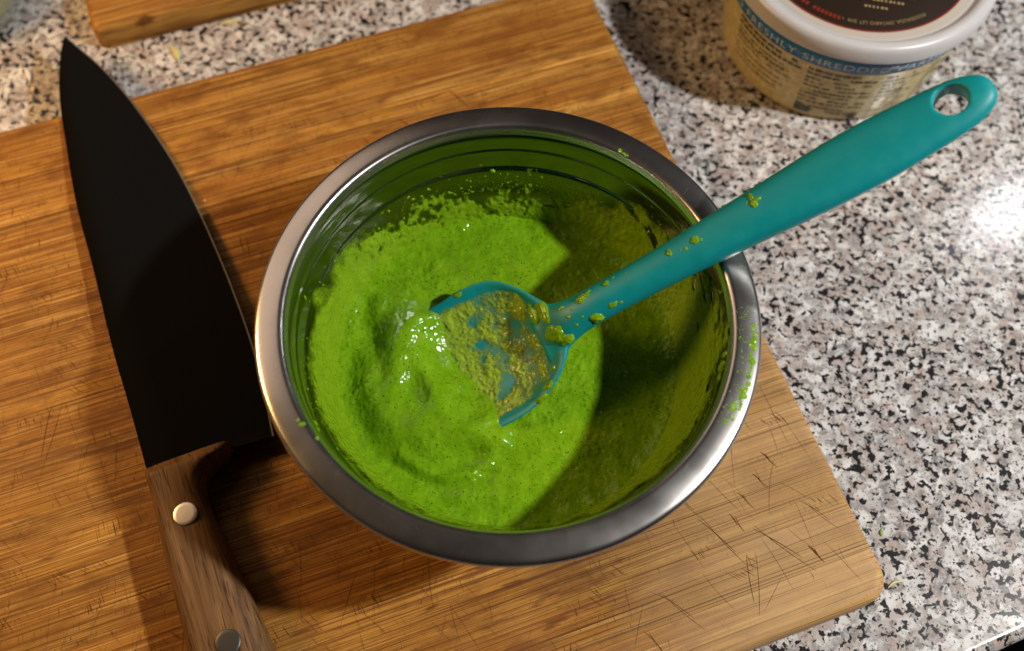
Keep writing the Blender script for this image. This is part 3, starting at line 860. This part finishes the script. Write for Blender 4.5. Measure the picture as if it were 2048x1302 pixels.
def tub():
    base = Vector((184.6, 236.6, 0))
    root = thing('cheese_tub', 'round plastic cheese tub with white lid and blue band at the back right', 'tub', base)
    t = NT('tub_plastic'); c = t.coords('OBJECT')
    n1 = t.noise(c, .25, 4, .6)
    col = t.ramp(n1, [(.3, (.36, .29, .115)), (.5, (.47, .385, .17)), (.7, (.56, .475, .24))])
    sh = t.noise(t.scale(c, (.5, .5, .16)), 1, 3, .6)
    col = t.mix(t.map(sh, .55, .7, 0, .35), col, (.27, .21, .075))
    M['tub'] = t.p(color=col, rough=.30, spec=.4, coat=.12, coat_rough=.12)
    t = NT('lid_plastic'); c = t.coords('OBJECT'); n1 = t.noise(c, .1, 3)
    t.b.inputs['Subsurface Radius'].default_value = (4*S, 4*S, 4*S)
    M['lid'] = t.p(color=t.mix(n1, (.42, .415, .42), (.48, .475, .48)), rough=.34, spec=.4, sss=.35)
    M['lidtop'] = plain('lid_film', (.40, .36, .31), .3, spec=.4)
    M['blue'] = plain('blue_band', (.004, .12, .30), .3, spec=.4)
    M['ink'] = plain('black_ink', (.035, .028, .014), .4)
    M['bandink'] = plain('pale_ink', (.42, .52, .55), .4)
    M['lab'] = plain('dark_label', (.020, .012, .008), .45, spec=.08)
    M['gold'] = plain('gold_ink', (.26, .19, .085), .4)
    M['red'] = plain('red_ink', (.17, .022, .012), .4, spec=.1)
    def br(z): return 62.6+ (68.2-62.6)*min(1, max(0, z/58))
    prof = [(0, .4), (56, .4), (60, .7), (61.8, 1.8), (62.5, 3.6), (br(12), 12), (br(30), 30), (br(45), 45), (br(58), 58), (68.2, 61)]
    V, F = lathe(prof, 144); mesh_obj('body', V, F, M['tub'], root)
    V, F = lathe([(br(47)+.10, 47), (br(47)+.30, 47.1), (br(60)+.30, 60), (br(60)+.1, 60.1)], 144); band = mesh_obj('blue_band', V, F, M['blue'], root)
    lp = catmull([(r, z, 0) for r, z in [(69.5, 61.6), (71.2, 60.6), (72.3, 61.0), (72.5, 63.2), (72.2, 66), (71.4, 68.6), (69.8, 70.2), (67.6, 70.6), (65.6, 70.1), (64.3, 69.0), (63.2, 67.4), (62.4, 66.8), (61.0, 66.6)]], 4)
    V, F = lathe([(p_.x, p_.y) for p_ in lp], 160); lid = mesh_obj('lid', V, F, M['lid'], root)
    V, F = lathe([(61.2, 66.55), (59, 66.6), (30, 66.6), (0, 66.6)], 128); mesh_obj('lid_panel', V, F, M['lidtop'], root)
    V, F = lathe([(56.6, 66.62), (56.3, 66.8), (30, 66.8), (0, 66.8)], 128); lab = mesh_obj('round_label', V, F, M['lab'], root)
    V, F = lathe([(56.62, 66.7), (56.3, 66.86), (55.7, 66.86), (55.65, 66.78)], 128); mesh_obj('label_ring', V, F, M['red'], lab)
    # lettering on the blue band, reads from left to right round the front
    TV, TF = text_mesh('TO FRESHLY SHREDDED PARMESAN', 6.6)
    w_ = max(v[0] for v in TV); V = []
    for x, y, z in TV:
        zz = 48.9+y; r = br(zz)+.42; a = math.radians(-91)+(x-w_*.60)/68*1.28
        V.append((r*math.cos(a), r*math.sin(a), zz))
    mesh_obj('band_lettering', V, TF, M['bandink'], band, smooth=False)
    # small print on the body: lines of words too fine to read
    rp = random.Random(21); V, F = [], []
    def bar(a0, a1, z0, z1):
        n = max(1, int((a1-a0)/.04)); i0 = len(V)
        for k in range(n+1):
            a = a0+(a1-a0)*k/n
            for z in (z0, z1): r = br(z)+.14; V.append((r*math.cos(a), r*math.sin(a), z))
        for k in range(n): q = i0+2*k; F.append((q, q+2, q+3, q+1))
    def line(a0, a1, z, h, fill=.85):
        a = a0
        while a < a1:
            wd = rp.uniform(1.0, 4.6)/65; e = min(a1, a+wd)
            # a word: a few letters with thin gaps
            x = a
            while x < e:
                lw = rp.uniform(.45, .8)/65; bar(x, min(e, x+lw), z+rp.choice((0, 0, 0, -.25)), z+h+rp.choice((0, 0, .3))); x += lw+.22/65
            a = e+rp.uniform(.5, 1.0)/65
            if rp.random() > fill: a += rp.uniform(2, 8)/65
    D = math.radians
    for z, e, h in ((42.8, -121, 2.2), (39.0, -119, 2.2), (35.2, -127, 1.3), (32.6, -124, 1.0), (31, -126, 1.0), (28, -122, 1.0), (23, -127, .9), (19, -124, .9), (15, -128, .9)):
        line(D(-158), D(e), z, h, .95)
    for k in range(11):
        z = 42.2-3.4*k; line(D(-116 if k != 5 else -110), D(-84 if k % 3 else -92), z, 1.9 if k in (0, 1) else 1.45, .85)
    for k in range(10):
        z = 42.0-3.5*k; line(D(-80), D(-62 if k % 2 else -66), z, 1.9 if k in (0, 4) else 1.4, .6)
    for k in range(10):
        z = 42.0-3.5*k; line(D(-57), D(-30), z, 1.4, .8)
    for z in (40.2, 26.0, 12.5): bar(D(-116), D(-60), z-1.0, z-.75)
    bar(D(-116), D(-108), 5.2, 11); bar(D(-88), D(-84.5), 4.4, 10); bar(D(-72), D(-67), 27, 28.6)
    mesh_obj('small_print', V, F, M['ink'], root, smooth=False)
    # lettering round the lid label (reads from the far side)
    TV, TF = text_mesh('MISSISSAUGA, ONTARIO L5T 2N9  •', 3.1)
    w_ = max(v[0] for v in TV); V = []
    for x, y, z in TV:
        r = 49.8+y; a = math.radians(-60)-x/w_*math.radians(50)
        V.append((r*math.cos(a), r*math.sin(a), 66.95))
    mesh_obj('label_lettering', V, TF, M['gold'], lab, smooth=False)
    V, F = [], []
    def lbar(x0, x1, y0, y1, rot):
        c_, s_ = math.cos(rot), math.sin(rot); i0 = len(V)
        for x, y in ((x0, y0), (x1, y0), (x1, y1), (x0, y1)): V.append((x*c_-y*s_, x*s_+y*c_, 66.95))
        F.append((i0, i0+1, i0+2, i0+3))
    def lword(x, y, n, h, rot):
        for k in range(n): lbar(x, x+rp.uniform(.9, 1.6), y, y+h, rot); x += 2.1
    for x, y, n in ((-26, -33, 7), (-22, -28, 8), (2, -40, 6), (6, -35, 8), (10, -30, 9), (-8, -24, 12), (-14, -18, 14)): lword(x, y, n, 1.5, -.18)
    mesh_obj('label_small_print', V, F, M['gold'], lab, smooth=False)
    V, F = [], []
    for k in range(16):
        a = math.radians(-113-2.5*k)
        if k == 7: continue
        i0 = len(V)
        for da, r in ((0, 49.9), (0, 52.4), (.030, 52.4), (.030, 49.9)): V.append((r*math.cos(a+da), r*math.sin(a+da), 66.95))
        F.append((i0, i0+3, i0+2, i0+1))
    mesh_obj('red_lettering', V, F, M['red'], lab, smooth=False)
tub()

# ------------------------------------------------------------------ glass jar in the corner
def jar():
    base = Vector((-331, 246, 0))
    root = thing('glass_jar', 'small squat glass pot of olive-yellow contents at the top left corner', 'jar', base)
    g = NT('jar_glass'); g.b.inputs['Alpha'].default_value = .22; M['glass'] = g.p(color=(.42, .46, .36), rough=.04, spec=.8)
    t = NT('jar_contents'); c = t.coords('OBJECT'); n1 = t.noise(c, .12, 3)
    M['oil'] = t.p(color=t.mix(n1, (.26, .22, .06), (.36, .31, .10)), rough=.4)
    V, F = lathe([(0, .3), (30, .3), (35, 1.2), (38, 4), (39, 8), (39.4, 34), (38.8, 36), (37.2, 36.3), (36.6, 35), (36.4, 9), (34, 6), (0, 6)], 96)
    mesh_obj('glass_wall', V, F, M['glass'], root)
    V, F = lathe([(0, 6.6), (33, 6.6), (35.4, 9.6), (35.8, 28), (34, 29), (0, 29.4)], 64); mesh_obj('contents', V, F, M['oil'], root)
jar()

# ------------------------------------------------------------------ crumbs
M['cheese'] = plain('cheese_shred', (.50, .47, .22), .5)
M['garlic'] = plain('white_shred', (.66, .64, .60), .4)
M['leaf'] = plain('basil_bit', (.17, .28, .02), .5)
M['crumb'] = plain('orange_crumb', (.55, .26, .10), .6)
M['pepper'] = plain('brown_crumb', (.06, .03, .015), .6)
def crumb(name, x, y, z, ln, wd, ht, ang, bend, mat, label):
    V, F = [], []; n = 9; ns = 8; rr = random.Random(int(x*7+y))
    for i in range(n+1):
        t = i/n; c = Vector((ln*(t-.5), bend*math.sin(math.pi*t), 0)); k = max(.05, math.sin(math.pi*min(.98, max(.02, t))))**.6
        for j in range(ns):
            a = 2*math.pi*j/ns; q = rr.uniform(.85, 1.15)
            V.append((c.x, c.y+math.cos(a)*wd*.5*k*q, ht*.5+math.sin(a)*ht*.5*k))
    for i in range(n):
        for j in range(ns): l = (j+1) % ns; F.append((i*ns+j, i*ns+l, (i+1)*ns+l, (i+1)*ns+j))
    F.append(tuple(range(ns))); F.append(tuple(n*ns+j for j in range(ns)))
    o = mesh_obj(name, V, F, mat, None, (x, y, z)); o.rotation_euler = (0, 0, ang)
    tag(o, label, 'crumb'); return o
crumb('cheese_shred', -197.4, 213.4, 0, 11, 5.0, 2.4, -1.0, 1.2, M['cheese'], 'pale yellow-green shred on the counter between the two wooden boards')
crumb('garlic_shred', -279.3, 196.1, 0, 11.5, 3.2, 1.8, -1.05, .6, M['garlic'], 'longer thin white shred on the counter left of the knife tip')
crumb('garlic_shred', -273.9, 186.2, 0, 4.5, 3.0, 1.6, -1.2, .3, M['garlic'], 'short white bit on the counter just below the longer white shred')
crumb('cheese_shred', 178.3, -83.5, 0, 8.5, 1.5, .9, .35, 1.4, M['cheese'], 'thin curled yellow shred on the counter touching the board corner')
crumb('basil_bit', 175.0, -59.5, 0, 3.4, 1.8, .8, 1.5, .2, M['leaf'], 'tiny yellow-green leaf bit on the counter above the board corner')
crumb('dark_crumb', 205.3, 19.6, 0, 3.4, 2.8, .8, .4, 0, M['pepper'], 'tiny round brown crumb alone on the counter right of the bowl')
crumb('cheese_shred', -168, 238, 0, 13, 3.2, 1.2, .3, .8, M['cheese'], 'pale straw shred on the counter beyond the boards, near the top edge')
crumb('orange_crumb', -233.1, 138.1, T_BOARD, 2.2, 1.5, .8, 1.1, 0, M['crumb'], 'tiny orange crumb on the board left of the knife blade')
crumb('orange_crumb', -157.3, 100.3, T_BOARD, 1.6, 1.5, .8, .4, 0, M['crumb'], 'tiny orange crumb on the board right of the knife blade')
